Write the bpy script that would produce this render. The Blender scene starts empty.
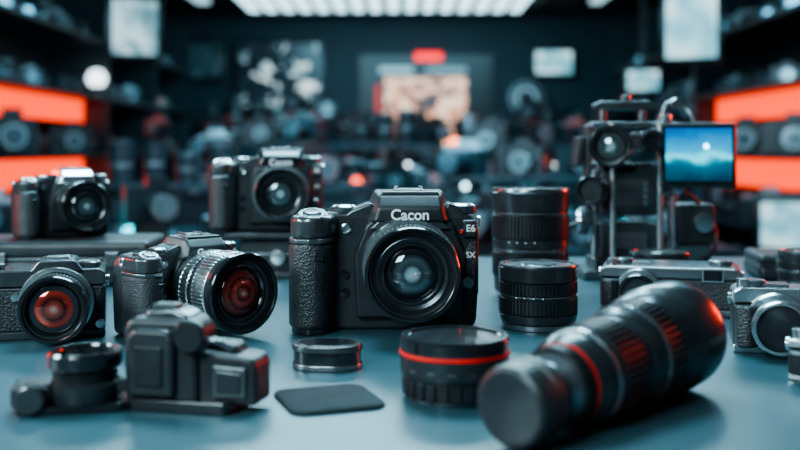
import bpy, bmesh, math, random
from mathutils import Matrix, Vector, Euler
random.seed(7)
S=0.001
TT=0.95            # counter top height
EYE=TT+0.142
scene=bpy.context.scene
col=scene.collection
D=math.radians

# ------------------------------------------------------------------ materials
def newmat(name):
    m=bpy.data.materials.new(name); m.use_nodes=True
    nt=m.node_tree
    return m,nt,nt.nodes['Principled BSDF']
def pmat(name,color,rough=0.5,metal=0.0,coat=0.0,bump=None,bscale=400,bstr=0.3,var=0.25,vscale=60):
    m,nt,b=newmat(name)
    b.inputs['Roughness'].default_value=rough
    b.inputs['Metallic'].default_value=metal
    b.inputs['Coat Weight'].default_value=coat
    b.inputs['Coat Roughness'].default_value=0.1
    tc=nt.nodes.new('ShaderNodeTexCoord')
    n=nt.nodes.new('ShaderNodeTexNoise'); n.inputs['Scale'].default_value=vscale; n.inputs['Detail'].default_value=4
    nt.links.new(tc.outputs['Object'],n.inputs['Vector'])
    r=nt.nodes.new('ShaderNodeValToRGB')
    r.color_ramp.elements[0].position=0.3; r.color_ramp.elements[1].position=0.7
    r.color_ramp.elements[0].color=(*[c*(1-var) for c in color],1)
    r.color_ramp.elements[1].color=(*[min(1,c*(1+var)) for c in color],1)
    nt.links.new(n.outputs['Fac'],r.inputs['Fac'])
    nt.links.new(r.outputs['Color'],b.inputs['Base Color'])
    if bump:
        if bump=='voronoi':
            t=nt.nodes.new('ShaderNodeTexVoronoi'); out='Distance'
        else:
            t=nt.nodes.new('ShaderNodeTexNoise'); out='Fac'
        t.inputs['Scale'].default_value=bscale
        nt.links.new(tc.outputs['Object'],t.inputs['Vector'])
        bp=nt.nodes.new('ShaderNodeBump'); bp.inputs['Strength'].default_value=bstr; bp.inputs['Distance'].default_value=0.0006
        nt.links.new(t.outputs[out],bp.inputs['Height'])
        nt.links.new(bp.outputs['Normal'],b.inputs['Normal'])
    return m
def emat(name,color,strength):
    m=bpy.data.materials.new(name); m.use_nodes=True; nt=m.node_tree
    b=nt.nodes['Principled BSDF']
    b.inputs['Base Color'].default_value=(*[c*.5 for c in color],1)
    b.inputs['Emission Color'].default_value=(*color,1)
    b.inputs['Emission Strength'].default_value=strength
    return m
def screenmat(name,stops,strength,scale=3,seed=0.0,detail=3,dist=0.6,mode='noise',stretch=(1,1,1)):
    m,nt,b=newmat(name)
    b.inputs['Base Color'].default_value=(0.01,0.01,0.01,1); b.inputs['Roughness'].default_value=0.2
    tc=nt.nodes.new('ShaderNodeTexCoord')
    mp=nt.nodes.new('ShaderNodeMapping'); mp.inputs['Location'].default_value=(seed,seed*1.3,seed*.7); mp.inputs['Scale'].default_value=stretch
    nt.links.new(tc.outputs['Generated'],mp.inputs['Vector'])
    t=nt.nodes.new('ShaderNodeTexNoise'); t.inputs['Detail'].default_value=detail; t.inputs['Distortion'].default_value=dist; o=t.outputs['Fac']
    t.inputs['Scale'].default_value=scale
    nt.links.new(mp.outputs['Vector'],t.inputs['Vector'])
    if mode=='vert':   # vertical landscape: gradient + a little noise
        sp=nt.nodes.new('ShaderNodeSeparateXYZ'); nt.links.new(tc.outputs['Generated'],sp.inputs[0])
        m1=nt.nodes.new('ShaderNodeMath'); m1.operation='MULTIPLY_ADD'; m1.inputs[1].default_value=.35; nt.links.new(o,m1.inputs[0]); nt.links.new(sp.outputs['Z'],m1.inputs[2])
        m2=nt.nodes.new('ShaderNodeMath'); m2.operation='SUBTRACT'; m2.inputs[1].default_value=.17; nt.links.new(m1.outputs[0],m2.inputs[0]); o=m2.outputs[0]
    r=nt.nodes.new('ShaderNodeValToRGB'); cr=r.color_ramp
    while len(cr.elements)<len(stops): cr.elements.new(0.5)
    for e,(p,c) in zip(cr.elements,stops):
        e.position=p; e.color=(*c,1)
    nt.links.new(o,r.inputs['Fac'])
    nt.links.new(r.outputs['Color'],b.inputs['Emission Color'])
    b.inputs['Emission Strength'].default_value=strength
    return m
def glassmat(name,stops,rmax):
    # multi-coated front element: coating tint plus reflections painted into the radial ramp
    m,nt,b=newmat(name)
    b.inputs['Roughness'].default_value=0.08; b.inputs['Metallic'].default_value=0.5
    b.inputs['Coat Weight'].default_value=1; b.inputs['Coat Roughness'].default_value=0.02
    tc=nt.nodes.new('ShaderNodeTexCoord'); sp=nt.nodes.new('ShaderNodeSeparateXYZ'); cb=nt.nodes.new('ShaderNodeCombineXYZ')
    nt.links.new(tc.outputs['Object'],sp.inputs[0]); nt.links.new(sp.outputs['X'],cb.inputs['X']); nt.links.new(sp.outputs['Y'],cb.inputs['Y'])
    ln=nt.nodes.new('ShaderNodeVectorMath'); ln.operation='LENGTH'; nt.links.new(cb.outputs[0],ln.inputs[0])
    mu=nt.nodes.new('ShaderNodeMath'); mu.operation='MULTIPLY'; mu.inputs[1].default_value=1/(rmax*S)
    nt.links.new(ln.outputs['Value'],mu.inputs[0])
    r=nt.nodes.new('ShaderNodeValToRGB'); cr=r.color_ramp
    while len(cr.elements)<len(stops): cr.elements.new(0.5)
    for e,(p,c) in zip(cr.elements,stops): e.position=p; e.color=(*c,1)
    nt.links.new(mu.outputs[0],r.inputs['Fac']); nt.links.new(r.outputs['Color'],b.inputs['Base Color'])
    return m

M={}
M['plastic']=pmat('black_plastic',(0.030,0.034,0.038),0.30,bump='noise',bscale=2500,bstr=0.25)
M['gloss']=pmat('gloss_black',(0.014,0.017,0.02),0.15,coat=0.8)
M['satin']=pmat('satin_grey_black',(0.11,0.122,0.13),0.24,metal=0.65)
M['leather']=pmat('grip_leatherette',(0.034,0.038,0.042),0.40,bump='voronoi',bscale=620,bstr=1.0)
M['rubber']=pmat('rubber',(0.018,0.021,0.024),0.36)
M['barrel']=pmat('lens_barrel',(0.06,0.068,0.075),0.24,metal=0.6)
M['inner']=pmat('lens_inner',(0.012,0.014,0.017),0.26)
M['silver']=pmat('brushed_silver',(0.6,0.66,0.68),0.24,metal=0.95,var=0.1)
M['gun']=pmat('gunmetal',(0.24,0.27,0.29),0.26,metal=0.85,var=0.15)
M['red']=pmat('red_ring',(0.75,0.03,0.02),0.3)
M['white']=pmat('white_paint',(0.9,0.92,0.93),0.5,var=0.03)
M['cloth']=pmat('felt',(0.018,0.027,0.032),0.9,bump='noise',bscale=1800,bstr=1.0)
M['glass']=glassmat('coated_glass_painted_glint',[(0.0,(0.6,0.8,0.82)),(0.2,(0.4,0.55,0.6)),(0.34,(0.06,0.09,0.1)),(0.55,(0.12,0.17,0.19)),(0.75,(0.02,0.025,0.03)),(1.0,(0.06,0.07,0.08))],20)  # pale centre painted in as the aperture blades' reflection
M['glassr']=glassmat('coated_glass_painted_red_glint',[(0.0,(0.7,0.45,0.42)),(0.15,(0.5,0.10,0.07)),(0.32,(0.08,0.015,0.012)),(0.5,(0.6,0.07,0.05)),(0.72,(0.06,0.012,0.012)),(0.85,(0.3,0.04,0.03)),(1.0,(0.12,0.03,0.025))],24)  # bright centre and red rings painted in as reflected glow
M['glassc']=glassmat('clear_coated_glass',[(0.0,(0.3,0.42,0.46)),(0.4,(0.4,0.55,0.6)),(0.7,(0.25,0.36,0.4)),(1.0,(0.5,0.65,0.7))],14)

# ------------------------------------------------------------------ mesh helpers
def empty(name,loc,yaw=0,scale=1,parent=None,rot=None):
    e=bpy.data.objects.new(name,None); e.empty_display_size=0.02; col.objects.link(e)
    e.location=loc; e.rotation_euler=rot if rot else (0,0,D(yaw)); e.scale=(scale,)*3
    if parent: e.parent=parent
    return e
def finish(name,bm,mat,parent,loc=(0,0,0),rot=(0,0,0),ang=38,wn=False,mats=None):
    bmesh.ops.recalc_face_normals(bm,faces=bm.faces)
    me=bpy.data.meshes.new(name); bm.to_mesh(me); bm.free()
    for p in me.polygons: p.use_smooth=True
    me.set_sharp_from_angle(angle=D(ang))
    for mm in (mats or [mat]): me.materials.append(mm)
    o=bpy.data.objects.new(name,me); col.objects.link(o)
    o.location=loc; o.rotation_euler=rot
    if parent: o.parent=parent
    if wn:
        w=o.modifiers.new('wn','WEIGHTED_NORMAL'); w.keep_sharp=True
    return o
def bev(bm,w,seg=3,ang=25):
    if w<=0: return
    es=[e for e in bm.edges if len(e.link_faces)==2 and e.calc_face_angle(0)>D(ang)]
    bmesh.ops.bevel(bm,geom=es,offset=w,segments=seg,profile=0.5,affect='EDGES',clamp_overlap=True)
def mm(v): return tuple(c*S for c in v)
def box(name,size,loc,mat,parent,b=1.5,rot=(0,0,0),seg=3):
    bm=bmesh.new(); bmesh.ops.create_cube(bm,size=1,matrix=Matrix.Diagonal((*mm(size),1)))
    bev(bm,b*S,seg)
    return finish(name,bm,M.get(mat,mat),parent,mm(loc),[D(a) for a in rot],wn=True)
def prism(name,pts,a0,a1,mat,parent,b=2,axis='y',seg=3,loc=(0,0,0),rot=(0,0,0),taper=1.0,cx=0,cz=0):
    """pts outline; axis 'y': pts are (x,z) swept in y; axis 'z': pts (x,y) swept in z"""
    bm=bmesh.new()
    def mk(p,a,t):
        q=(cx+(p[0]-cx)*t, cz+(p[1]-cz)*t)
        return (q[0]*S,a*S,q[1]*S) if axis=='y' else (q[0]*S,q[1]*S,a*S)
    A=[bm.verts.new(mk(p,a0,taper)) for p in pts]; B=[bm.verts.new(mk(p,a1,1)) for p in pts]
    bm.faces.new(A); bm.faces.new(B[::-1])
    n=len(pts)
    for i in range(n): bm.faces.new((A[i],B[i],B[(i+1)%n],A[(i+1)%n]))
    bmesh.ops.recalc_face_normals(bm,faces=bm.faces)
    bev(bm,b*S,seg)
    return finish(name,bm,M.get(mat,mat),parent,mm(loc),[D(a) for a in rot],wn=True)
def lathe(name,prof,mat,parent,loc=(0,0,0),rot=(0,0,0),seg=72,close=False):
    bm=bmesh.new(); rings=[]
    for r,t in prof:
        if r<=1e-6: rings.append([bm.verts.new((0,0,t*S))])
        else: rings.append([bm.verts.new((r*S*math.cos(2*math.pi*i/seg),r*S*math.sin(2*math.pi*i/seg),t*S)) for i in range(seg)])
    idx=list(range(len(rings)-1))
    pairs=[(rings[i],rings[i+1]) for i in idx]
    if close: pairs.append((rings[-1],rings[0]))
    for a,b_ in pairs:
        for i in range(seg):
            j=(i+1)%seg
            if len(a)==1 and len(b_)==1: break
            if len(a)==1: bm.faces.new((a[0],b_[i],b_[j]))
            elif len(b_)==1: bm.faces.new((a[i],b_[0],a[j]))
            else: bm.faces.new((a[i],b_[i],b_[j],a[j]))
    return finish(name,bm,M.get(mat,mat),parent,mm(loc),[D(a) for a in rot],ang=30)
def ribs(name,r,t0,t1,mat,parent,n=48,dep=1.2,loc=(0,0,0),rot=(0,0,0),cap=True,duty=0.5):
    bm=bmesh.new(); pts=[]
    for i in range(n):
        a=2*math.pi*i/n; w=2*math.pi/n
        pts+= [(r,a),(r,a+w*duty),(r-dep,a+w*(duty+0.1)),(r-dep,a+w*0.9)]
    ch=min(1.0,(t1-t0)*0.2)
    def ring(t,off): return [bm.verts.new(((q-off)*S*math.cos(a),(q-off)*S*math.sin(a),t*S)) for q,a in pts]
    R=[ring(t0,ch),ring(t0+ch,0),ring(t1-ch,0),ring(t1,ch)]
    m_=len(pts)
    for k in range(3):
        for i in range(m_): bm.faces.new((R[k][i],R[k][(i+1)%m_],R[k+1][(i+1)%m_],R[k+1][i]))
    if cap:
        bm.faces.new(R[0]); bm.faces.new(R[3])
    else:
        for k,tt in ((0,t0),(3,t1)):
            inn=[bm.verts.new(((q-4)*S*math.cos(a),(q-4)*S*math.sin(a),tt*S)) for q,a in pts]
            for i in range(m_): bm.faces.new((R[k][i],R[k][(i+1)%m_],inn[(i+1)%m_],inn[i]))
    return finish(name,bm,M.get(mat,mat),parent,mm(loc),[D(a) for a in rot],ang=30)
def text(name,body,size,loc,mat,parent,rot=(90,0,0),ext=0.25,bold=0.02):
    c=bpy.data.curves.new(name,'FONT'); c.body=body; c.size=size*S; c.extrude=ext*S; c.align_x='CENTER'; c.offset=bold*size*S
    c.materials.append(M[mat]); o=bpy.data.objects.new(name,c); col.objects.link(o)
    o.location=mm(loc); o.rotation_euler=[D(a) for a in rot]; o.parent=parent; return o
def tube(name,pts,r,mat,parent):
    c=bpy.data.curves.new(name,'CURVE'); c.dimensions='3D'; c.bevel_depth=r*S; c.bevel_resolution=3
    s=c.splines.new('BEZIER'); s.bezier_points.add(len(pts)-1)
    for bp,p in zip(s.bezier_points,pts):
        bp.co=mm(p); bp.handle_left_type=bp.handle_right_type='AUTO'
    c.materials.append(M[mat]); o=bpy.data.objects.new(name,c); col.objects.link(o); o.parent=parent; return o

def lens(parent,loc,rot,segs,R,T,Rg,glass='glass',name='lens',lip='gloss',dep=10):
    """optical axis = local +Z, starting at z=0"""
    e=empty(name,mm(loc),rot=[D(a) for a in rot],parent=parent)
    k=0
    for s in segs:
        k+=1
        if s[0]=='c':
            _,r0,r1,t0,t1,m_=s; b=min(0.8,(t1-t0)*0.25)
            lathe(f'barrel_{k}',[(0,t0),(r0-b,t0),(r0,t0+b),(r1,t1-b),(r1-b,t1),(min(r0,r1)-4,t1)],m_,e)
        elif s[0]=='k':
            _,r0,n,t0,t1,m_=s; ribs(f'ribbed_ring_{k}',r0,t0,t1,m_,e,n=n,cap=False)
    # front rim, thread and stepped baffles
    lathe('front_rim',[(R-2.5,T-7),(R,T-7),(R,T-1.2),(R-0.8,T),(R-2.6,T),(R-3.2,T-1.2)],lip,e)
    prof=[(R-3.2,T-1.2)]
    for i in range(4): prof+=[(R-3.6,T-1.6-i*0.9),(R-3.1,T-2.0-i*0.9)]
    w=(R-4.2)-Rg
    prof+=[(R-4.2,T-5.4),(R-4.2-w*.3,T-5.6),(R-4.4-w*.3,T-6.2)]
    lathe('filter_thread',prof,'inner',e)
    lathe('name_ring',[(R-4.4-w*.3,T-6.2),(R-4.4-w*.36,T-5.9),(Rg+w*.38,T-dep*.75),(Rg+w*.34,T-dep*.78)],'barrel',e)
    lathe('retaining_ring',[(Rg+w*.34,T-dep*.78),(Rg+w*.34,T-dep*.66),(Rg+w*.2,T-dep*.64),(Rg+w*.05,T-dep*.85),(Rg-0.5,T-dep)],'gloss',e)
    h=Rg*0.30
    dome=[(Rg*math.sin(a),T-dep-0.5+h*math.cos(a)) for a in [math.pi/2*(1-i/10) for i in range(11)]]
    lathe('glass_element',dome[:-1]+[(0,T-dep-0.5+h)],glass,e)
    return e

def std_lens(parent,loc,rot,L,R,Rg,glass='glass',silver=False,name='lens',rib='rubber',lip='gloss'):
    a='silver' if silver else 'barrel'
    segs=[('c',R-3,R-2,0,L*.16,'silver' if silver else 'barrel'),('k',R-1,54,L*.16,L*.36,'silver' if silver else rib),('c',R-2.5,R-2.5,L*.36,L*.41,'gloss'),
          ('c',R-1.5,R-1.0,L*.41,L*.5,'gun' if silver else 'barrel'),('k',R,64,L*.5,L*.8,'silver' if silver else rib),('c',R-.8,R,L*.8,L-3,'barrel')]
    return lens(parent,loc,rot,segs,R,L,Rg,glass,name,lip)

# ------------------------------------------------------------------ DSLR
def dslr(loc,yaw,scale=1.0,L=66,R=35,Rg=19,glass='glass',silver=False,brand=True,top='plastic',name='dslr_camera'):
    e=empty(name,loc,yaw,scale)
    # main shell
    out=[(-66,0),(-71,5),(-73,50),(-72,80),(-66,90),(-46,93),(-26,93),(62,92),(70,88),(73,78),(73,40),(71,5),(66,0)]
    prism('body_shell',out,0,44,'plastic',e,b=3.5,seg=4)
    box('bottom_plate',(132,40,3),(0,22,1.5),'gloss',e,b=1)
    box('rear_screen',(74,3,50),(6,45,42),'gloss',e,b=1)
    # pentaprism hump
    bm=bmesh.new()
    def q(x0,x1,y,z0,xt0,xt1,z1): return [bm.verts.new(mm(v)) for v in ((x0,y,z0),(x1,y,z0),(xt1,y,z1),(xt0,y,z1))]
    F=q(-9,45,-13,86,-7,43,97); Fm=q(-15,51,-4,84,-6,42,107); B=q(-22,58,30,84,-10,46,110); BB=q(-18,54,46,80,-8,44,101)
    L4=[F,Fm,B,BB]
    bm.faces.new(F); bm.faces.new(BB[::-1])
    for a,b_ in zip(L4,L4[1:]):
        for i in range(4): bm.faces.new((a[i],b_[i],b_[(i+1)%4],a[(i+1)%4]))
    bmesh.ops.recalc_face_normals(bm,faces=bm.faces); bev(bm,2.6*S,3,12)
    finish('prism_housing',bm,M[top],e,wn=True,ang=45)
    prism('flash_cap',[(-6,105.5),(-4,109.5),(40,109.5),(42,105.5)],-4,34,'satin',e,b=1.4)
    # sloping shoulders next to hump
    prism('shoulder_left',[(-38,88),(-28,95),(-12,101),(-6,88)],0,38,'satin',e,b=2.5)
    prism('shoulder_right',[(42,88),(48,101),(58,97),(64,88)],0,38,'satin',e,b=2.5)
    box('hot_shoe_plate',(24,18,1.2),(18,26,110),'silver',e,b=.3)
    box('hot_shoe_rail_1',(3,16,2.4),(8,26,111.2),'gun',e,b=.5)
    box('hot_shoe_rail_2',(3,16,2.4),(28,26,111.2),'gun',e,b=.5)
    # lens apron below prism
    prism('mount_apron',[(-24,10),(-26,60),(-16,84),(-6,92),(42,92),(52,84),(62,60),(60,10)],-7,2,'plastic',e,b=3)
    prism('apron_brow',[(-14,80),(-6,87.5),(42,87.5),(50,80)],-11,-5,'satin',e,b=1.5)
    lathe('mount_ring',[(30,-2),(37,-2),(38.2,3),(37,6),(30,6)],'silver',e,loc=(18,-7,51),rot=(90,0,0))
    # hand grip
    gp=[(-75,20),(-76,-12),(-71,-24),(-60,-29),(-50,-27),(-44,-18),(-42,-6),(-40,8),(-40,20)]
    prism('hand_grip',gp,4,71,'leather',e,b=5,axis='z',seg=4)
    prism('grip_band',[(-75,20),(-76,-12),(-70.5,-24),(-60,-29),(-50,-27),(-44,-17),(-39,2),(-39,20)],70,74,'gun',e,b=1.2,axis='z')
    prism('grip_cap',[(-74,20),(-75.5,-12),(-70,-23.5),(-60,-28),(-50,-26),(-43,-16),(-38,2),(-38,20)],73,91.5,'satin',e,b=6,axis='z',seg=5)
    prism('grip_foot',[(-73,20),(-74,-11),(-69,-22),(-60,-26),(-50,-24),(-45,-16),(-42,8),(-42,20)],0,6,'gloss',e,b=1.5,axis='z')
    lathe('shutter_collar',[(0,-3),(12,-3),(12,1.5),(10.5,3),(7.5,3)],'silver',e,loc=(-58,-11,90.5),rot=(18,0,0),seg=48)
    lathe('shutter_button',[(7.5,0),(7.5,3.6),(6,4.6),(0,4.2)],'gun',e,loc=(-58,-11,90.5),rot=(18,0,0),seg=40)
    ribs('front_dial',7,0,4,'gun',e,n=28,dep=.8,loc=(-60,7,90))
    box('grip_sensor',(7,2,5),(-52,-28,60),'gloss',e,b=.8)
    lathe('focus_lamp',[(4.2,0),(4.2,1.5),(3,2),(0,1.4)],'silver',e,loc=(-32,0,80),rot=(90,0,0),seg=32)
    for i,(bx_,bz) in enumerate(((-33,30),(-33,44))):
        lathe(f'function_key_{i}',[(0,0),(3.6,0),(3.6,1.8),(0,2.4)],'gloss',e,loc=(bx_,0,bz),rot=(90,0,0),seg=28)
    # top controls
    lathe('status_window',[(0,0),(11,0),(11,1.6),(0,1.6)],'gloss',e,loc=(-44,26,92.5),seg=40)
    ribs('main_dial',11,0,5,'gun',e,n=36,dep=.9,loc=(-34,12,92))
    lathe('main_dial_cap',[(9.6,5),(8,6.2),(0,6.4)],'silver',e,loc=(-34,12,92),seg=40)
    ribs('mode_dial',12.5,0,7,'gun',e,n=44,dep=.8,loc=(60,14,91))
    lathe('mode_dial_cap',[(11,7),(9.5,8),(0,8)],'silver',e,loc=(60,14,91),seg=40)
    # right cheek
    prism('cheek_panel',[(62,12),(62,62),(66,70),(70.5,70),(70.5,12)],-1.5,4,'leather',e,b=1.2)
    box('cheek_ledge',(12,8,14),(65,-1,80),'plastic',e,b=2.5)
    lathe('release_button',[(0,0),(5,0),(5,4),(4,5),(0,5)],'gun',e,loc=(64,-2,38),rot=(90,0,0),seg=32)
    box('port_cover',(2,22,40),(73,24,46),'rubber',e,b=.8)
    for sx in (-1,1):
        lathe('strap_lug',[(3,-1),(5,-1),(5,1),(3,1)],'silver',e,loc=(sx*74.5,18,84),rot=(0,90,0),seg=24,close=True)
    if brand:
        text('maker_lettering','Cacon',11.5,(18,-13.6,87.8),'white',e,rot=(90,0,0))
        text('model_badge','E6',7.5,(66,-5.4,78),'white',e)
        box('red_badge',(2.6,1,2.6),(58.5,-7.4,78),'red',e,b=.3)
        text('series_badge','SX',6.5,(66.2,-2.0,57),'white',e)
    std_lens(e,(18,-6,51),(90,0,0),L,R,Rg,glass,silver)
    return e

# centre hero
dslr((-0.0105,0.79,TT),1.5,1.0,L=60,R=35,Rg=18.5)
# left turned one
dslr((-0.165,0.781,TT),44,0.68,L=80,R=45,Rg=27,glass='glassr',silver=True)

# ------------------------------------------------------------------ display stand + raised camera
def stand(loc,yaw,w,d,h):
    e=empty('display_stand',loc,yaw)
    box('base',(w,d,8),(0,0,4),'gloss',e,b=2)
    box('column',(w*.62,d*.6,h-14),(0,0,h/2),'plastic',e,b=3)
    box('column_band',(w*.66,d*.64,4),(0,0,h*.5),'gun',e,b=1)
    box('top_plate',(w*.95,d*.95,7),(0,0,h-3.5),'plastic',e,b=2)
    lathe('lock_knob',[(0,0),(8,0),(9,3),(8,9),(0,10)],'silver',e,loc=(w*.1,-d*.3,h*.45),rot=(90,0,0),seg=32)
    return e
stand((-0.146,1.14,TT),0,104,70,50)
dslr((-0.150,1.13,TT+0.0505),6,0.85,L=44,R=33,Rg=19,brand=True,top='gloss')

# left rear camera on case
def case(loc,yaw,w,d,h):
    e=empty('equipment_case',loc,yaw)
    box('lower_shell',(w,d,h*.6),(0,0,h*.3),'plastic',e,b=6)
    box('lid',(w*1.0,d*1.0,h*.38),(0,0,h*.81),'plastic',e,b=6)
    box('seam',(w*.98,d*.98,2),(0,0,h*.61),'gun',e,b=.5)
    for sx in (-.3,.3): box('latch',(14,4,16),(sx*w,-d/2-1,h*.6),'gun',e,b=1.5)
    tube('handle',[(-25,-d/2,h*.35),(-20,-d/2-10,h*.35),(20,-d/2-10,h*.35),(25,-d/2,h*.35)],3,'rubber',e)
    return e
case((-0.36,1.09,TT),4,190,110,47)
dslr((-0.366,1.09,TT+0.0475),34,0.68,L=58,R=39,Rg=24,brand=False,top='silver')

# ------------------------------------------------------------------ mirrorless / rangefinder bodies
def mirrorless(loc,yaw,w=112,h=64,d=32,topmat='plastic',lensx=8,L=34,R=25,Rg=14,glass='glassr',name='mirrorless_camera',evf=True,scale=1.0,lensz=None,hump=10,rib='rubber',lip='gloss'):
    e=empty(name,loc,yaw,scale)
    lz=lensz or h*.47
    o=[(-w/2+4,0),(-w/2,4),(-w/2,h*.76),(w/2,h*.76),(w/2,4),(w/2-4,0)]
    prism('body_shell',o,0,d,'plastic',e,b=2.5)
    prism('leatherette_front',[(-w/2+3,7),(-w/2+3,h*.7),(w/2-3,h*.7),(w/2-3,7)],-1,2,'leather',e,b=.6)
    prism('top_plate',[(-w/2,h*.76),(-w/2,h*.94),(-w/2+5,h),(w/2-5,h),(w/2,h*.94),(w/2,h*.76)],-1,d+1,topmat,e,b=1.6)
    prism('bottom_plate',[(-w/2,0),(-w/2,6),(w/2,6),(w/2,0)],-.6,d+.6,topmat,e,b=1.2)
    if evf:
        prism('viewfinder_hump',[(lensx-20,h-2),(lensx-13,h+hump),(lensx+13,h+hump),(lensx+20,h-2)],-3,d+2,topmat,e,b=1.8)
        box('hot_shoe_plate',(16,16,1.6),(lensx,d*.55,h+hump+.6),'silver',e,b=.3)
    else:
        box('viewfinder_window',(15,1.6,9),(w*.3,-1.2,h*.86),'gloss',e,b=.5)
        box('viewfinder_frame',(18,1.4,12),(w*.3,-.8,h*.86),'silver',e,b=.5)
        box('rangefinder_window',(8,1.6,6),(lensx,-1.2,h*.87),'gloss',e,b=.5)
        box('hot_shoe_plate',(18,16,2.4),(lensx,d*.5,h+.8),'gun',e,b=.3)
    prism('hand_grip',[(-w/2,10),(-w/2+2,-8),(-w/2+10,-11),(-w/2+17,-6),(-w/2+19,4),(-w/2+19,10)],5,h*.74,'leather',e,b=2.5,axis='z')
    ribs('shutter_dial',9,0,5,'gun',e,n=32,dep=.7,loc=(-w*.34,d*.45,h-.5))
    lathe('shutter_button',[(0,0),(4.5,0),(4.5,6),(0,6.5)],'silver',e,loc=(-w*.42,d*.2,h-.5),seg=32)
    ribs('exposure_dial',10,0,5,topmat if topmat=='silver' else 'gun',e,n=36,dep=.7,loc=(w*.36,d*.5,h-.5))
    lathe('mount_ring',[(R-1,-1),(R+2,-1),(R+3,2),(R+2,4),(R-1,4)],'silver',e,loc=(lensx,-1,lz),rot=(90,0,0))
    lathe('lens_release',[(0,0),(3.5,0),(3.5,3),(0,3.4)],'silver',e,loc=(lensx+R+7,-1,h*.2),rot=(90,0,0),seg=24)
    lathe('self_timer_lamp',[(0,0),(3,0),(3,2),(0,2.2)],'silver',e,loc=(lensx-R-5,-1,h*.62),rot=(90,0,0),seg=24)
    for sx in (-1,1):
        lathe('strap_lug',[(2.5,-1),(4.2,-1),(4.2,1),(2.5,1)],'silver',e,loc=(sx*(w/2+1.5),d*.4,h*.8),rot=(0,90,0),seg=20,close=True)
    std_lens(e,(lensx,-2,lz),(90,0,0),L,R,Rg,glass,rib=rib,lip=lip)
    return e
# front-left boxy camera
mirrorless((-0.272,0.750,TT),15,w=98,h=52,d=34,L=38,R=24.5,Rg=16.5,lensx=14,hump=7,topmat='satin',lensz=27)
# right silver-topped rangefinder
mirrorless((0.232,0.86,TT),-16,w=118,h=41,d=62,topmat='gun',lensx=-26,L=20,R=16.5,Rg=10,name='rangefinder_camera',evf=False,lensz=20)
# far right compacts
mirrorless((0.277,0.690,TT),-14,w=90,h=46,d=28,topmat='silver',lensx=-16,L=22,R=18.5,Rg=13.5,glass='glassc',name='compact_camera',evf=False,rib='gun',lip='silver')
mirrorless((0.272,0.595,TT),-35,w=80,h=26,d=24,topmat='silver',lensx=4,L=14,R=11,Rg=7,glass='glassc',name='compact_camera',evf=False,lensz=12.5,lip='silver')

# ------------------------------------------------------------------ standing lenses
def standing_lens(loc,R,H,kind=0,name='camera_lens',cap=True,yaw=0):
    e=empty(name,loc,yaw)
    if kind==0:   # short prime
        segs=[('c',R-2,R-2,0,H*.1,'gun'),('c',R-1,R,H*.1,H*.24,'barrel'),('k',R,60,H*.24,H*.5,'rubber'),('c',R-1,R-1,H*.5,H*.54,'gun'),('k',R,60,H*.54,H*.74,'rubber'),('c',R,R,H*.74,H*.97,'barrel')]
    else:         # tall zoom
        segs=[('c',R-3,R-3,0,H*.06,'silver'),('c',R-2,R-1,H*.06,H*.2,'barrel'),('k',R,64,H*.2,H*.42,'rubber'),('c',R-1,R-1,H*.42,H*.46,'gun'),('c',R,R,H*.46,H*.54,'barrel'),('k',R+.5,64,H*.54,H*.76,'rubber'),('c',R-.5,R-.5,H*.76,H*.79,'gun'),('c',R,R+1.5,H*.79,H*.97,'barrel')]
    l=empty('assembly',(0,0,0),parent=e)
    k=0
    for s in segs:
        k+=1
        if s[0]=='c':
            _,r0,r1,t0,t1,m_=s; b=min(.8,(t1-t0)*.25)
            lathe(f'barrel_{k}',[(0,t0),(r0-b,t0),(r0,t0+b),(r1,t1-b),(r1-b,t1),(0,t1)],m_,l)
        else:
            _,r0,n,t0,t1,m_=s; ribs(f'ribbed_ring_{k}',r0,t0,t1,m_,l,n=n)
    if cap:
        Rt=R+(1 if kind else 0)
        lathe('front_cap',[(0,H*.96),(Rt-.5,H*.96),(Rt,H*.975),(Rt-.6,H),(Rt-3.5,H),(Rt-4,H-1),(Rt*.45,H-1),(Rt*.42,H-.2),(0,H-.2)],'satin',l)
    # small engraved index marks around the barrel
    for i in range(4):
        a=D(-40+i*13+yaw); rr=R+.05
        box(f'index_mark_{i}',(1.4,.5,.9),(rr*math.sin(a),-rr*math.cos(a),H*.52),'white',l,b=.1,rot=(0,0,-40+i*13+yaw),seg=1)
    return e
standing_lens((0.111,0.805,TT),31.5,51,0)
standing_lens((0.127,0.975,TT),37,105,1)
standing_lens((-0.310,0.950,TT),30,34,0)
standing_lens((0.262,1.01,TT),30,40,0)
standing_lens((-0.232,0.985,TT),26,42,0)
standing_lens((0.162,1.16,TT),27,66,0)
standing_lens((0.415,1.02,TT),28,40,0)

# front lens with red ring
e=empty('camera_lens',(0.0315,0.575,TT))
lathe('mount',[(0,0),(26,0),(27,1.5),(27,3),(0,3)],'gun',e)
ribs('focus_ring',30.5,3,13,'rubber',e,n=26,dep=1.6,duty=.7)
lathe('barrel',[(0,12.5),(29,12.5),(29,14),(31,14.6),(31.4,16),(31.4,25),(30,26),(0,26)],'barrel',e)
lathe('red_ring',[(0,25.6),(31.6,25.6),(31.9,26.0),(31.9,27.6),(31.6,28),(0,28)],'red',e)
lathe('front_barrel',[(0,27.6),(31.4,27.6),(31.4,34.5),(30.4,36),(28,36),(27.4,35),(10,35.3),(0,35.3)],'gloss',e)
for i in range(5):
    box(f'barrel_mark_{i}',(5,1.2,1.2),(31*math.sin(D(-50+i*22)),-31*math.cos(D(-50+i*22)),19),'gun',e,b=.2,rot=(0,0,-50+i*22))

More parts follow.
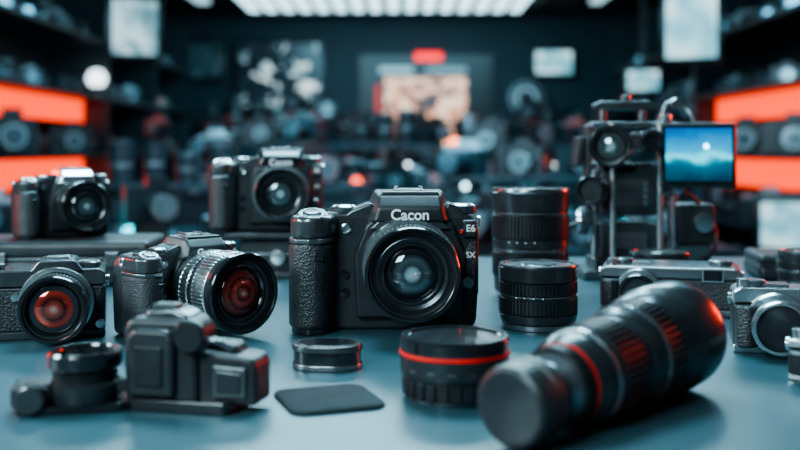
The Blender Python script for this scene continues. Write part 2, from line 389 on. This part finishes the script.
# small oval lens cap holder
def stadium(cx,hw,r,n=14):
    p=[]
    for i in range(n+1):
        a=-math.pi/2+math.pi*i/n; p.append((cx+hw+r*math.cos(a),r*math.sin(a)))
    for i in range(n+1):
        a=math.pi/2+math.pi*i/n; p.append((cx-hw+r*math.cos(a),r*math.sin(a)))
    return p
e=empty('lens_cap_ring',(-0.0475,0.655,TT),-6)
prism('base_rim',stadium(0,6,17),0,4,'gun',e,b=1,axis='z')
prism('body',stadium(0,6,16.2),3.5,12,'gloss',e,b=.8,axis='z')
prism('top_rim',stadium(0,6,17.2),11.5,16,'satin',e,b=1,axis='z')
prism('top_inset',stadium(0,6,13),15.5,16.3,'gloss',e,b=.4,axis='z')

# felt pad
def rrect(w,h,r,n=8):
    p=[]
    for cx,cy,a0 in ((w/2-r,h/2-r,0),(-w/2+r,h/2-r,90),(-w/2+r,-h/2+r,180),(w/2-r,-h/2+r,270)):
        for i in range(n+1):
            a=D(a0+90*i/n); p.append((cx+r*math.cos(a),cy+r*math.sin(a)))
    return p
e=empty('cleaning_cloth_pad',(-0.0405,0.566,TT),20)
prism('felt',rrect(54,56,10),0,2.2,'cloth',e,b=.7,axis='z')
prism('stitched_edge',rrect(50,52,9),2.1,2.5,'cloth',e,b=.1,axis='z')

# ------------------------------------------------------------------ foreground left gadgets
e=empty('battery_grip',(-0.121,0.556,TT),-12)
prism('base_shoe',rrect(62,34,6),0,7,'gloss',e,b=1.5,axis='z',loc=(4,0,0))
prism('main_block',[(-28,5),(-29,44),(-25,50),(8,50),(14,44),(15,5)],-14,16,'plastic',e,b=3.5)
prism('front_door',[(-24,8),(-25,40),(-21,45),(-1,45),(3,40),(3,8)],-19,-12,'plastic',e,b=3)
prism('door_inset',[(-19,14),(-19,36),(-3,36),(-3,14)],-20.2,-17,'rubber',e,b=1)
prism('top_saddle',[(-20,48),(-17,54),(-2,55),(6,52),(8,48)],-9,12,'satin',e,b=3)
box('saddle_clip',(14,10,4),(-8,-1,55),'plastic',e,b=1.2)
lathe('thumb_wheel',[(0,0),(8,0),(9,1.5),(9,5),(8,6.5),(0,6.5)],'rubber',e,loc=(12,-14,42),rot=(90,0,0),seg=40)
prism('side_arm',[(12,4),(12,30),(16,33),(44,30),(47,26),(47,4)],-10,14,'plastic',e,b=3)
prism('arm_frame',[(22,8),(22,26),(42,25),(42,8)],-12,-8,'satin',e,b=1.5)
prism('arm_inset',[(25,11),(25,23),(39,22),(39,11)],-12.8,-9,'gloss',e,b=.8)
prism('arm_step',[(14,31),(18,37),(32,36),(36,30)],-4,12,'plastic',e,b=2)
tube('release_lever',[(14,-12,36),(24,-15,40),(34,-12,35)],1.6,'gun',e)

e=empty('lens_adapter',(-0.1745,0.555,TT),12)
prism('foot_plate',rrect(62,36,8),0,5,'gloss',e,b=1.5,axis='z',loc=(-6,0,0))
box('foot_clamp',(22,22,13),(-27,-2,9),'plastic',e,b=3)
lathe('clamp_knob',[(0,0),(7,0),(8,2),(8,8),(6.5,9),(0,9)],'satin',e,loc=(-27,-12,9),rot=(90,0,0),seg=32)
lathe('lower_barrel',[(0,4),(19,4),(20,6),(20,14),(16.5,16),(16.5,18),(0,18)],'barrel',e)
ribs('grip_ring',17.5,16,22,'rubber',e,n=40,dep=1)
lathe('upper_barrel',[(0,21),(17.5,21),(20,23),(20.4,25),(20.4,30),(19.5,31.5),(17,31.5),(16.2,30),(16,27),(9,25),(0,25.6)],'gloss',e)
box('side_latch',(10,8,8),(20,-6,13),'plastic',e,b=2)

# ------------------------------------------------------------------ telephoto lying in the foreground
p0=Vector((0.054,0.472,TT+0.0210)); p1=Vector((0.168,0.602,TT+0.0330)); dirv=(p1-p0).normalized()
e=empty('telephoto_lens',p0); e.rotation_euler=dirv.to_track_quat('Z','Y').to_euler()
T_=(p1-p0).length/S
lathe('rear_cap',[(0,-3),(12,-3),(15,-4.4),(17.5,-4.6),(19.5,-3),(20.2,0),(20.2,9),(18.8,10),(20.2,11),(20.2,16),(18,19),(15,20),(0,20)],'plastic',e)
lathe('mount_neck',[(0,19),(15.0,19),(14.5,22),(14.5,29),(19,34),(0,34)],'gun',e)
ribs('aperture_ring',20.5,33,44,'rubber',e,n=40,dep=1.0)
lathe('red_band',[(0,43.2),(21,43.2),(21,44.2),(0,44.2)],'red',e)
lathe('rear_barrel',[(0,44),(21,44),(24,49),(25,53),(25,64),(0,64)],'barrel',e)
lathe('index_ring',[(0,56),(25.4,56),(25.4,58),(0,58)],'silver',e)
ribs('zoom_ring',26,63,88,'rubber',e,n=44,dep=1.3)
lathe('mid_barrel',[(0,87),(25,87),(25,92),(26.5,94),(27,102),(28,106),(0,106)],'barrel',e)
lathe('silver_band',[(0,105),(28.4,105),(28.4,108),(0,108)],'gun',e)
ribs('focus_ring',29,107,124,'rubber',e,n=50,dep=1.2)
lathe('hood',[(0,123),(29,123),(30,126),(31,131),(31.4,138),(32.2,140),(32,T_-8),(31,T_-3),(29,T_),(27,T_),(26.5,T_-3),(26,141),(22,138)],'barrel',e)
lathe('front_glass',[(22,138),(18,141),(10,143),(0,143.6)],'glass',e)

# ------------------------------------------------------------------ cinema rig
e=empty('video_camera_rig',(0.262,1.13,TT),0)
box('base_plate',(124,86,10),(0,0,5),'gun',e,b=2)
box('base_dovetail',(86,60,12),(-4,0,15),'plastic',e,b=2)
box('battery_block',(64,50,40),(-8,4,40),'plastic',e,b=3)
box('battery_label',(40,1.5,18),(-8,-21.6,42),'gun',e,b=.4)
for x in (-44,-26,26,44):
    lathe('rod',[(0,18),(3.6,18),(3.6,172 if abs(x)<40 else 120),(0,172 if abs(x)<40 else 120)],'silver',e,loc=(x,-8 if abs(x)>40 else -22,0),seg=24)
box('camera_body',(64,56,58),(-8,6,98),'plastic',e,b=4)
box('side_panel',(44,2,30),(-2,-22.5,94),'satin',e,b=1)
for i in range(4): lathe(f'key_{i}',[(0,0),(3,0),(3,2.5),(0,2.8)],'silver',e,loc=(10,-24,84+i*7),rot=(90,0,0),seg=20)
std_lens(e,(-24,-12,146),(90,0,-16),38,23,14,'glass',name='cine_lens',rib='gun')
box('lens_carriage',(44,36,12),(-22,-4,122),'gun',e,b=2)
std_lens(e,(-44,-24,98),(90,0,-30),26,16,9,'glass',name='focus_wheel',rib='gun')
ribs('follow_focus',16,0,10,'gun',e,n=36,dep=1,loc=(-52,-10,62),rot=(0,-90,0))
lathe('follow_focus_cap',[(0,10),(12,10),(11,13),(0,13)],'silver',e,loc=(-52,-10,62),rot=(0,-90,0))
box('matte_box',(8,34,34),(-60,6,140),'plastic',e,b=2,rot=(0,8,0))
box('cage_top',(98,26,7),(0,-4,170),'gun',e,b=2)
box('cage_side',(7,26,96),(-50,2,122),'satin',e,b=2)
box('handle_post_1',(7,14,20),(-34,-4,180),'gun',e,b=2)
box('handle_post_2',(7,14,20),(10,-4,180),'gun',e,b=2)
prism('top_handle',[(-44,187),(-46,193),(-36,197),(18,197),(26,190),(20,187)],-12,6,'satin',e,b=2)
lathe('knob_top',[(0,0),(7,0),(8,2),(8,8),(0,9)],'silver',e,loc=(34,-10,173),seg=28)
lathe('knob_top_b',[(0,0),(5,0),(6,2),(6,8),(0,9)],'gun',e,loc=(-8,-4,196),seg=28)
lathe('knob_side',[(0,0),(6,0),(7,2),(7,8),(0,9)],'silver',e,loc=(46,-14,100),rot=(90,0,0),seg=28)
tube('accessory_arm',[(30,-4,172),(44,-4,196),(62,-8,186),(66,-16,172)],3.2,'gun',e)
lathe('arm_joint',[(0,-5),(6,-5),(7,0),(6,5),(0,5)],'silver',e,loc=(48,-6,194),rot=(90,0,0),seg=28)
box('monitor_arm',(34,10,8),(34,-14,96),'gun',e,b=2,rot=(0,-10,0))
box('viewfinder_tube',(26,50,22),(14,-6,152),'satin',e,b=4)
lathe('viewfinder_eyecup',[(0,0),(10,0),(13,6),(12,9),(8,9),(7,5),(0,5)],'rubber',e,loc=(14,-31,152),rot=(90,0,0))
mo=empty('monitor',mm((66,-26,136)),rot=(0,0,D(-6)),parent=e)
box('monitor_shell',(82,16,72),(0,0,0),'plastic',mo,b=3)
box('monitor_bezel',(78,2,66),(0,-8.2,0),'gloss',mo,b=1)
scr=screenmat('monitor_picture',[(0.0,(0.0,0.03,0.06)),(0.30,(0.0,0.10,0.17)),(0.40,(0.0,0.35,0.48)),(0.47,(0.06,0.8,1.0)),(0.60,(0.0,0.33,0.62)),(1.0,(0.0,0.08,0.30))],1.7,scale=3.4,seed=2.2,detail=4,dist=0.3,mode='vert')
box('monitor_image',(71,1,58),(0,-9.3,1),scr,mo,b=.1)
lathe('monitor_sun',[(0,0),(3,0),(3,.6),(0,.8)],emat('sun_spot',(0.3,0.9,1.0),6),mo,loc=(8,-9.6,10),rot=(90,0,0),seg=24)
tube('video_cable',[(50,-6,100),(78,6,80),(96,2,40),(70,-8,12),(48,-10,10)],2.4,'rubber',e)
tube('power_cable',[(-40,0,60),(-74,-8,54),(-80,-2,20),(-58,0,8)],2.4,'rubber',e)
box('rear_recorder',(44,46,46),(72,20,58),'plastic',e,b=4)
box('recorder_foot',(40,40,34),(70,20,18),'gun',e,b=2)
lathe('recorder_dial',[(0,0),(10,0),(11,2),(11,6),(0,7)],'silver',e,loc=(80,-3,60),rot=(90,0,0),seg=30)

# additional gear behind, on the counter
case((0.455,1.12,TT),-8,120,90,28)
case((-0.60,1.05,TT),10,160,110,47)

# ------------------------------------------------------------------ counter
def wbox(name,x0,x1,y0,y1,z0,z1,mat,b=0.0,parent=None):
    bm=bmesh.new(); bmesh.ops.create_cube(bm,size=1,matrix=Matrix.Translation(((x0+x1)/2,(y0+y1)/2,(z0+z1)/2))@Matrix.Diagonal((x1-x0,y1-y0,z1-z0,1)))
    bev(bm,b,2)
    return finish(name,bm,mat,parent)
tm=pmat('counter_laminate',(0.036,0.083,0.103),0.36,bump='noise',bscale=900,bstr=0.12,var=0.06,vscale=12)
dk=pmat('dark_cabinet',(0.02,0.03,0.037),0.5)
e=empty('sales_counter',(0,0,0))
wbox('counter_top',-1.3,1.3,0.18,1.33,TT-0.04,TT,tm,0.004,e)
wbox('counter_cabinet',-1.25,1.25,0.24,1.28,0.06,TT-0.041,dk,0.003,e)
wbox('counter_plinth',-1.2,1.2,0.28,1.24,0.0,0.06,dk,0.0,e)

# ------------------------------------------------------------------ room
XW=2.2; YB=9.0; YF=-1.6; CZ=2.3
wall=pmat('wall_paint_dark',(0.022,0.042,0.055),0.6,var=0.15,vscale=3)
flo=pmat('floor_vinyl',(0.03,0.045,0.055),0.35,var=0.2,vscale=4)
cei=pmat('ceiling_dark',(0.012,0.018,0.022),0.8,var=0.1,vscale=3)
wbox('floor',-XW-.1,XW+.1,YF-.1,YB+.1,-0.1,0,flo)
wbox('ceiling',-XW-.1,XW+.1,YF-.1,YB+.1,CZ,CZ+.1,cei)
wbox('wall_left',-XW-.1,-XW,YF,YB,0,CZ,wall)
wbox('wall_right',XW,XW+.1,YF,YB,0,CZ,wall)
wbox('wall_back',-XW-.1,XW+.1,YB,YB+.1,0,CZ,wall)
wbox('wall_front',-XW-.1,XW+.1,YF-.1,YF,0,CZ,wall)
trm=pmat('trim_dark',(0.05,0.07,0.08),0.5)
wbox('baseboard_back',-XW,XW,YB-.015,YB,0,0.1,trm)

# stock generator -------------------------------------------------
def addbox(bm,c,s,rz,mi,base):
    m=base@Matrix.Translation(c)@Matrix.Rotation(rz,4,'Z')@Matrix.Diagonal((*s,1))
    r=bmesh.ops.create_cube(bm,size=1,matrix=m)
    for f in {f for v in r['verts'] for f in v.link_faces}: f.material_index=mi
def addcyl(bm,c,r1,r2,h,rot,mi,base,seg=20):
    m=base@Matrix.Translation(c)@rot
    r=bmesh.ops.create_cone(bm,cap_ends=True,segments=seg,radius1=r1,radius2=r2,depth=h,matrix=m)
    for f in {f for v in r['verts'] for f in v.link_faces}: f.material_index=mi
RX=Matrix.Rotation(math.pi/2,4,'X')
I4=Matrix.Identity(4)
def s_cam(bm,x,y,z,yaw,s):
    b=Matrix.Translation((x,y,z))@Matrix.Rotation(yaw,4,'Z')@Matrix.Scale(s,4)
    tm_=random.choice([0,0,0,1,3])
    addbox(bm,(0,0,.042),(.14,.05,.084),0,0,b); addbox(bm,(0,0,.088),(.138,.05,.014),0,tm_,b)
    addbox(bm,(.01,0,.104),(.05,.05,.03),0,tm_,b); addbox(bm,(-.055,-.03,.042),(.03,.03,.08),0,0,b)
    r=random.uniform(.028,.037); L=random.uniform(.05,.1)
    addcyl(bm,(.012,-.025-L/2,.046),r,r*.94,L,RX,0,b)
    addcyl(bm,(.012,-.025-L,.046),r,r,.01,RX,1,b); addcyl(bm,(.012,-.0305-L,.046),r*.75,r*.75,.003,RX,2,b)
def s_lens(bm,x,y,z,s):
    b=Matrix.Translation((x,y,z))@Matrix.Scale(s,4)
    r=random.uniform(.032,.042); h=random.uniform(.08,.17)
    addcyl(bm,(0,0,h*.2),r*.85,r*.85,h*.4,I4,0,b); addcyl(bm,(0,0,h*.45),r*.92,r*.92,h*.1,I4,1,b)
    addcyl(bm,(0,0,h*.7),r,r,h*.4,I4,random.choice([0,0,0,1]),b); addcyl(bm,(0,0,h*.92),r*1.04,r*1.04,h*.05,I4,random.choice([0,1,3]),b)
def s_lying(bm,x,y,z,yaw,s):
    b=Matrix.Translation((x,y,z))@Matrix.Rotation(yaw,4,'Z')@Matrix.Scale(s,4)
    r=.045
    addcyl(bm,(0,.03,r),r*.8,r*.9,.14,RX,0,b); addcyl(bm,(0,-.045,r),r,r,.03,RX,1,b); addcyl(bm,(0,-.0615,r),r*.75,r*.75,.004,RX,2,b)
def s_tripod(bm,x,y,z,h,s=1):
    b=Matrix.Translation((x,y,z))
    for k in range(3):
        a=k*2.094+random.random(); R_=.17*s*h; hh=h*.72
        v=Vector((-math.cos(a)*R_,-math.sin(a)*R_,hh)); 
        m=Matrix.Translation((math.cos(a)*R_/2,math.sin(a)*R_/2,hh/2))@v.to_track_quat('Z','Y').to_matrix().to_4x4()
        r=bmesh.ops.create_cone(bm,cap_ends=True,segments=10,radius1=.01,radius2=.016,depth=v.length,matrix=b@m)
        for f in {f for q in r['verts'] for f in q.link_faces}: f.material_index=random.choice([0,1])
    addcyl(bm,(0,0,h*.8),.013,.013,h*.36,I4,1,b); addbox(bm,(0,0,h*.72),(.06,.06,.05),0,0,b)
    addbox(bm,(0,0,h*.99),(.08,.06,.04),0,0,b); addcyl(bm,(.0,0,h*.93),.028,.028,.05,I4,1,b)
    addcyl(bm,(.09,0,h*.9),.008,.008,.16,Matrix.Rotation(1.1,4,'Y'),0,b)
    s_cam(bm,x,y,z+h*1.0+.005,random.uniform(-.6,.6),1.0)
stockm=[pmat('stock_black',(0.026,0.038,0.045),0.28),pmat('stock_grey',(0.3,0.38,0.41),0.3,metal=.6),pmat('stock_glass',(0.35,0.5,0.55),0.08,metal=.7),pmat('stock_white',(0.5,0.62,0.66),0.35)]

red=emat('red_light_panel',(1.0,0.06,0.009),2.3)
shelfm=pmat('shelf_board',(0.03,0.045,0.055),0.4)
levels=[0.36,0.70,1.07,1.42,1.76]
def shelving(side):
    sx=-1 if side=='left' else 1
    e=empty('display_shelving',(0,0,0))
    xa,xb=sorted((sx*1.80,sx*2.19))
    y0,y1=2.2,8.6
    for i,z in enumerate(levels):
        wbox(f'board_{i}',xa,xb,y0,y1,z-.025,z,shelfm,0,e)
    for j,y in enumerate([y0,y0+1.6,y0+4.0,y0+5.2,y1]):
        wbox(f'upright_{j}',xa+.02,xb-.005,y-.02,y+.02,0.001,2.15,shelfm,0,e)
    # illuminated red panels below the boards, set back a little from the shelf edge
    xp,xq=sorted((sx*1.95,sx*1.97))
    for i,(za,zb) in enumerate([(1.262,1.394),(0.89,1.044)]):
        wbox(f'red_light_panel_{i}',xp,xq,3.86,6.16,za,zb,red,0,e)
    for i,z in enumerate(levels):
        bm=bmesh.new(); y=y0+.15
        while y<y1-.15:
            lit=(i in (1,2)) and 3.75<y<6.25
            x=sx*(random.uniform(1.95,2.04) if not lit else 2.09); t=random.random()
            yaw = (1 if sx<0 else -1)*random.uniform(.4,1.2)
            s=random.uniform(.95,1.25)
            if t<.5: s_cam(bm,x,y,z,yaw,s if not lit else .6); y+=random.uniform(.2,.28)
            elif t<.8: s_lens(bm,x,y,z,s); y+=random.uniform(.11,.16)
            else: s_lying(bm,x,y,z,yaw,s if not lit else .6); y+=random.uniform(.2,.25)
        # bodies and lenses in front of the lit panels, seen as silhouettes
        y=4.0
        while i in (1,2) and y<6.1:
            t=random.random()
            if t<.45: s_cam(bm,sx*1.88,y,z,(1 if sx<0 else -1)*random.uniform(.2,.5),random.uniform(1.5,1.9)); y+=.34
            elif t<.8: s_lens(bm,sx*1.88,y,z,random.uniform(1.1,1.6)); y+=.22
            else: y+=.35
        o=finish('camera_stock',bm,None,None,mats=stockm,ang=30); o.parent=e
    return e
SL=shelving('left'); SR=shelving('right')

# central gondola displays
def gondola(name,xc,y,w,d,h,items,tier=0.0,trip=0):
    e=empty(name,(0,0,0))
    wbox('cabinet',xc-w/2,xc+w/2,y-d/2,y+d/2,0,h,dk,.004,e)
    wbox('top',xc-w/2-.02,xc+w/2+.02,y-d/2-.02,y+d/2+.02,h,h+.02,shelfm,.003,e)
    bm=bmesh.new()
    for r in range(2):
        x=xc-w/2+.08
        while x<xc+w/2-.05:
            yy=y-d*.3+r*d*.5; zz=h+.02
            t=random.random(); s=random.uniform(.9,1.3)
            if t<.45: s_cam(bm,x,yy,zz,random.uniform(-.7,.7),s); x+=.19*s
            elif t<.85: s_lens(bm,x,yy,zz,s*1.1); x+=.1*s
            else: s_lying(bm,x,yy,zz,random.uniform(-.8,.8),s); x+=.13*s
    if tier:
        wbox('riser_shelf',xc-w/2,xc+w/2,y+d*.08,y+d*.48,h+.22,h+.24,shelfm,.002,e)
        for sx in (-1,1): wbox('riser_leg',xc+sx*(w/2-.02)-.015,xc+sx*(w/2-.02)+.015,y+d*.1,y+d*.46,h+.02,h+.22,shelfm,0,e)
        x=xc-w/2+.08
        while x<xc+w/2-.05:
            t=random.random()
            if t<.55: s_cam(bm,x,y+d*.28,h+.24,random.uniform(-.7,.7),1.1); x+=.2
            else: s_lens(bm,x,y+d*.28,h+.24,1.2); x+=.11
    o=finish('camera_stock',bm,None,None,mats=stockm,ang=30); o.parent=e
    return e
G1=gondola('display_gondola',-.56,3.2,.9,.5,.74,0,tier=.2)
G2=gondola('display_gondola',.60,3.4,.9,.5,.76,0,tier=.2)
G3=gondola('display_gondola',0.0,4.8,2.0,.5,.88,0,tier=.2)
G4=gondola('display_gondola',0.1,6.6,2.8,.5,.95,0,tier=.2)
for x,y,h in ((-.38,4.0,1.12),(.22,2.5,.86),(.62,2.6,.98),(.35,4.1,1.08),(1.15,4.2,1.2),(-1.3,5.4,1.15),(-.1,5.7,1.15),(.75,5.7,1.25),(-.62,2.5,.9),(-.75,4.05,1.05),(.8,4.1,1.0),(-.6,5.7,1.3)):
    bm=bmesh.new(); s_tripod(bm,0,0,0,h)
    o=finish('camera_tripod',bm,None,None,mats=stockm,ang=30); o.location=(x,y,0.002)

# back wall: screens
frame=pmat('screen_frame',(0.012,0.014,0.016),0.3)
def wallscreen(name,xc,zc,w,h,y,mat,yaw=0,tilt=0,fr=.03,hang=False,post=None):
    e=empty(name,(xc,y,zc),rot=(D(tilt),0,D(yaw)))
    bm=bmesh.new(); bmesh.ops.create_cube(bm,size=1,matrix=Matrix.Diagonal((w+2*fr,.05,h+2*fr,1))); bev(bm,.006,2); finish('frame',bm,frame,e)
    bm=bmesh.new(); bmesh.ops.create_cube(bm,size=1,matrix=Matrix.Diagonal((w,.006,h,1))); finish('picture',bm,mat,e,loc=(0,-.027,0))
    if hang:
        L_=CZ-zc-h/2
        bm=bmesh.new(); bmesh.ops.create_cube(bm,size=1,matrix=Matrix.Diagonal((.04,.03,max(L_,.05),1))); finish('ceiling_arm',bm,frame,e,loc=(0,.03,h/2+L_/2-.02))
    if post:
        bm=bmesh.new(); bmesh.ops.create_cube(bm,size=1,matrix=Matrix.Diagonal((.05,.03,zc-h/2,1))); finish('floor_post',bm,frame,e,loc=(0,.03,-h/2-(zc-h/2)/2))
        bm=bmesh.new(); bmesh.ops.create_cube(bm,size=1,matrix=Matrix.Diagonal((.26,.22,.02,1))); finish('floor_base',bm,frame,e,loc=(0,.03,-zc+.011))
    return e
warm=screenmat('picture_warm',[(0.34,(0.02,0.025,0.03)),(0.42,(0.3,0.07,0.03)),(0.47,(0.8,0.4,0.2)),(0.53,(1.0,0.85,0.65)),(0.58,(0.4,0.10,0.06)),(0.66,(0.03,0.06,0.08))],1.6,scale=4.2,seed=3.1,detail=2)
cool=screenmat('picture_cool',[(0.50,(0.004,0.010,0.016)),(0.57,(0.015,0.045,0.07)),(0.61,(0.3,0.5,0.56)),(0.66,(0.9,1.0,1.0)),(0.74,(0.1,0.2,0.25))],1.5,scale=5.5,seed=1.9,detail=2,stretch=(1.4,1,1))
wht=screenmat('picture_white',[(0.3,(0.10,0.36,0.46)),(0.5,(0.4,0.76,0.85)),(0.7,(0.75,.95,1))],1.4,scale=1.5,seed=5.0,detail=1)
grey=screenmat('picture_grey',[(0.35,(0.05,0.12,0.15)),(0.5,(0.25,0.45,0.5)),(0.62,(0.6,.82,.87))],1.0,scale=1.8,seed=6.4,detail=1)
dim=screenmat('picture_dim',[(0.35,(0.01,0.03,0.04)),(0.5,(0.02,0.06,0.08)),(0.65,(0.05,0.14,0.18)),(0.8,(0.3,0.5,0.55))],.6,scale=5,seed=8.0)
# main promo display: dark surround with warm picture and red header
e=empty('promo_display',(0.235,YB-.06,EYE+.43))
def pb(n,x0,x1,z0,z1,y,m,t=.03):
    bm=bmesh.new(); bmesh.ops.create_cube(bm,size=1,matrix=Matrix.Translation(((x0+x1)/2,y-t/2,(z0+z1)/2))@Matrix.Diagonal((x1-x0,t,z1-z0,1)))
    return finish(n,bm,m,e)
pb('surround',-.60,.60,-.50,.42,.05,frame,.05)
pb('picture',-.37,.36,-.36,.22,-.002,warm,.008)
pb('header_sign',-.10,.14,.37,.44,-.004,emat('red_sign',(1,.02,.015),2.4),.02)
pb('caption_left',-.42,-.12,.26,.31,-.004,emat('caption_light',(.4,.75,.85),.8),.01)
pb('caption_right',.0,.36,.26,.31,-.004,emat('caption_light2',(.4,.7,.8),.4),.01)
pb('side_strip_red',-.45,-.41,-.30,.15,-.004,emat('caption_red',(.8,.05,.04),.8),.01)
wallscreen('wall_screen',-1.07,EYE+.67,.74,.56,YB-.07,cool)
wallscreen('wall_screen',1.37,EYE+.78,.32,.20,YB-.07,wht)
wallscreen('hanging_screen',-1.33,EYE+.61,.22,.27,5.0,grey,yaw=25,hang=True)
wallscreen('hanging_screen',1.43,EYE+.60,.24,.30,4.9,wht,yaw=-22,hang=True)
wallscreen('hanging_screen',1.75,EYE+.50,.22,.14,7.2,wht,yaw=-10,hang=True)
wallscreen('wall_screen',-1.75,EYE+.80,.30,.30,YB-.07,dim)
wallscreen('standing_screen',1.41,EYE-.27,.19,.16,3.62,wht,yaw=-25,post=True)
# ring-shaped studio light on back wall
e=empty('ring_light',(1.12,YB-.12,EYE+.46),rot=(D(90),0,0))
lathe('ring',[(110,-20),(160,-20),(165,0),(160,20),(110,20)],'gun',e,close=True)
lathe('diffuser',[(70,10),(95,12),(100,5),(70,5)],emat('ring_diffuser',(.35,.6,.7),.5),e,close=True)
lathe('back_plate',[(0,-30),(120,-30),(120,-20),(0,-20)],'plastic',e)
# back wall shelf with stock
e=empty('back_wall_shelf',(0,0,0)); BW=e
for i,z in enumerate((.75,1.08)):
    wbox(f'board_{i}',-1.75,1.75,8.66,8.98,z-.03,z,shelfm,0,e)
wbox('board_2',-1.75,-.55,8.66,8.98,1.34,1.37,shelfm,0,e)
wbox('board_3',.95,1.75,8.66,8.98,1.30,1.33,shelfm,0,e)
bm=bmesh.new()
for z,xs,xe in ((.75,-1.65,1.65),(1.08,-1.65,-.5),(1.08,.9,1.65),(1.37,-1.65,-.6),(1.33,1.3,1.65)):
    x=xs
    while x<xe:
        random.choice([lambda:s_cam(bm,x,8.8,z,random.uniform(-.5,.5),1.2),lambda:s_lens(bm,x,8.8,z,1.3)])()
        x+=.2
o=finish('camera_stock',bm,None,None,mats=stockm,ang=30); o.parent=e
for sx in (-1,1): wbox('bracket',sx*1.7-.02,sx*1.7+.02,8.70,8.98,0.0,1.33,shelfm,0,e)

# warm & cyan display lamps, part of the furniture they stand on
def lamp(parent,loc,colr,st,r=.03):
    e=empty('display_lamp',loc,parent=parent); R_=r/S
    lathe('socket',[(0,0),(R_*.8,0),(R_*.8,R_*.2),(R_*.3,R_*.4),(R_*.45,R_),(0,R_)],'gun',e,seg=20)
    lathe('bulb',[(0,R_*.8),(R_*.7,R_*1.1),(R_,R_*1.8),(R_*.7,R_*2.5),(0,R_*2.8)],emat('lamp_glow',colr,st),e,seg=20)
for x,c in ((.24,(1,.35,.1)),(.36,(1,.5,.2)),(.48,(1,.25,.08)),(.60,(1,.45,.2))):
    lamp(BW,(x,8.78,1.08),c,8,.045)
cy=(.05,.75,.9)
lamp(G1,(-.80,3.0,.76),cy,3,.04); lamp(G2,(.72,3.2,.78),cy,5,.03); lamp(G2,(.62,3.2,.78),(.5,.9,1),4,.022)
lamp(SL,(-1.85,6.1,1.42),(.8,.95,1),3.0,.06)
lamp(SL,(-1.85,4.32,.70),cy,4,.06)
lamp(G3,(-.2,4.62,.90),(1,.12,.05),4,.025); lamp(G3,(-.55,4.62,.90),(1,.2,.1),3,.02)
lamp(G2,(.92,3.2,.78),(1,.2,.1),4,.02)
for g,x,y,z,c in ((G1,-.35,3.0,.76,(.8,.95,1)),(G3,.3,4.6,.90,(.6,.9,1)),(G4,.75,6.4,.97,(.7,.95,1)),(G4,-.9,6.4,.97,(.7,.95,1)),(G4,-.5,6.4,.97,(1,.2,.1)),(G4,1.0,6.4,.97,(.9,1,1)),(G3,-.95,4.6,.90,(.7,.95,1)),(G4,.05,6.4,.97,(.8,.95,1))):  # tiny glowing points added as bright highlights among the gear
    lamp(g,(x,y,z),c,7,.014)

# ceiling light grid
e=empty('ceiling_light_panel',(0,0,0))
tube_m=emat('tube_light',(.55,.88,1.0),2.6)
wbox('tray',-1.28,1.12,6.3,8.4,CZ-.035,CZ-.005,frame,0,e)
y=6.35
while y<8.3:
    x=-1.26
    while x<1.05:
        wbox('tube',x,x+.09,y,y+.12,CZ-.05,CZ-.034,tube_m,0,e); x+=.145
    y+=.24
e=empty('ceiling_light_strip',(0,0,0))
wbox('tube_l',-1.62,-1.52,5.6,8.0,CZ-.04,CZ-.001,emat('strip_light',(.5,.8,.9),1.2),0,e)
wbox('tube_r',1.52,1.60,4.4,8.0,CZ-.04,CZ-.001,emat('strip_light2',(.5,.8,.9),1.2),0,e)

# ------------------------------------------------------------------ lights
def area(name,loc,tgt,size,energy,colr,sy=None):
    l=bpy.data.lights.new(name,'AREA'); l.energy=energy; l.color=colr; l.size=size
    if sy: l.shape='RECTANGLE'; l.size_y=sy
    o=bpy.data.objects.new(name,l); col.objects.link(o); o.location=loc
    o.rotation_euler=(Vector(tgt)-Vector(loc)).to_track_quat('-Z','Y').to_euler(); return o
area('softbox_overhead',(0,1.2,2.2),(0,.70,TT),.8,36,(.48,.86,1.0),.5)
area('added_rim_light',(0,2.2,1.85),(0,.75,TT),1.5,20,(.55,.9,1.0),.2)  # unseen strip light added for grazing highlights on upper edges
area('added_front_light',(-.6,-.4,1.7),(0,.8,TT),.5,20,(.68,.93,1.0))  # unseen light added for glass reflections and brighter front faces
area('added_side_light',(-1.1,.5,1.45),(-.05,.8,TT),.3,13,(.7,.94,1.0))  # unseen light added to pick out the left-hand edges
area('red_lamp_right',(1.15,1.45,1.2),(0.1,.9,TT+.05),.3,8,(1,.06,.02))
area('red_lamp_left',(-1.25,1.45,1.3),(-.25,.9,TT+.05),.3,4,(1,.07,.025))
area('room_light_mid',(0,3.6,2.25),(0,4.4,0),2.4,150,(.36,.78,1.0),3)
area('room_light_back',(0,7.2,2.2),(0,8,0),2.2,55,(.36,.80,1.0),1.2)

w=bpy.data.worlds.new('World'); scene.world=w; w.use_nodes=True
w.node_tree.nodes['Background'].inputs[0].default_value=(.04,.1,.14,1); w.node_tree.nodes['Background'].inputs[1].default_value=.3
try: scene.view_settings.look='AgX - Medium High Contrast'
except Exception as ex: print(ex)

# ------------------------------------------------------------------ camera
cd=bpy.data.cameras.new('cam'); cam=bpy.data.objects.new('cam',cd); col.objects.link(cam)
cam.location=(0,0,EYE); cam.rotation_euler=(D(90),0,0)
cd.lens=45; cd.sensor_width=36; cd.shift_y=-75/800; cd.clip_start=.02
cd.dof.use_dof=True; cd.dof.focus_distance=.745; cd.dof.aperture_fstop=4.6
scene.camera=cam
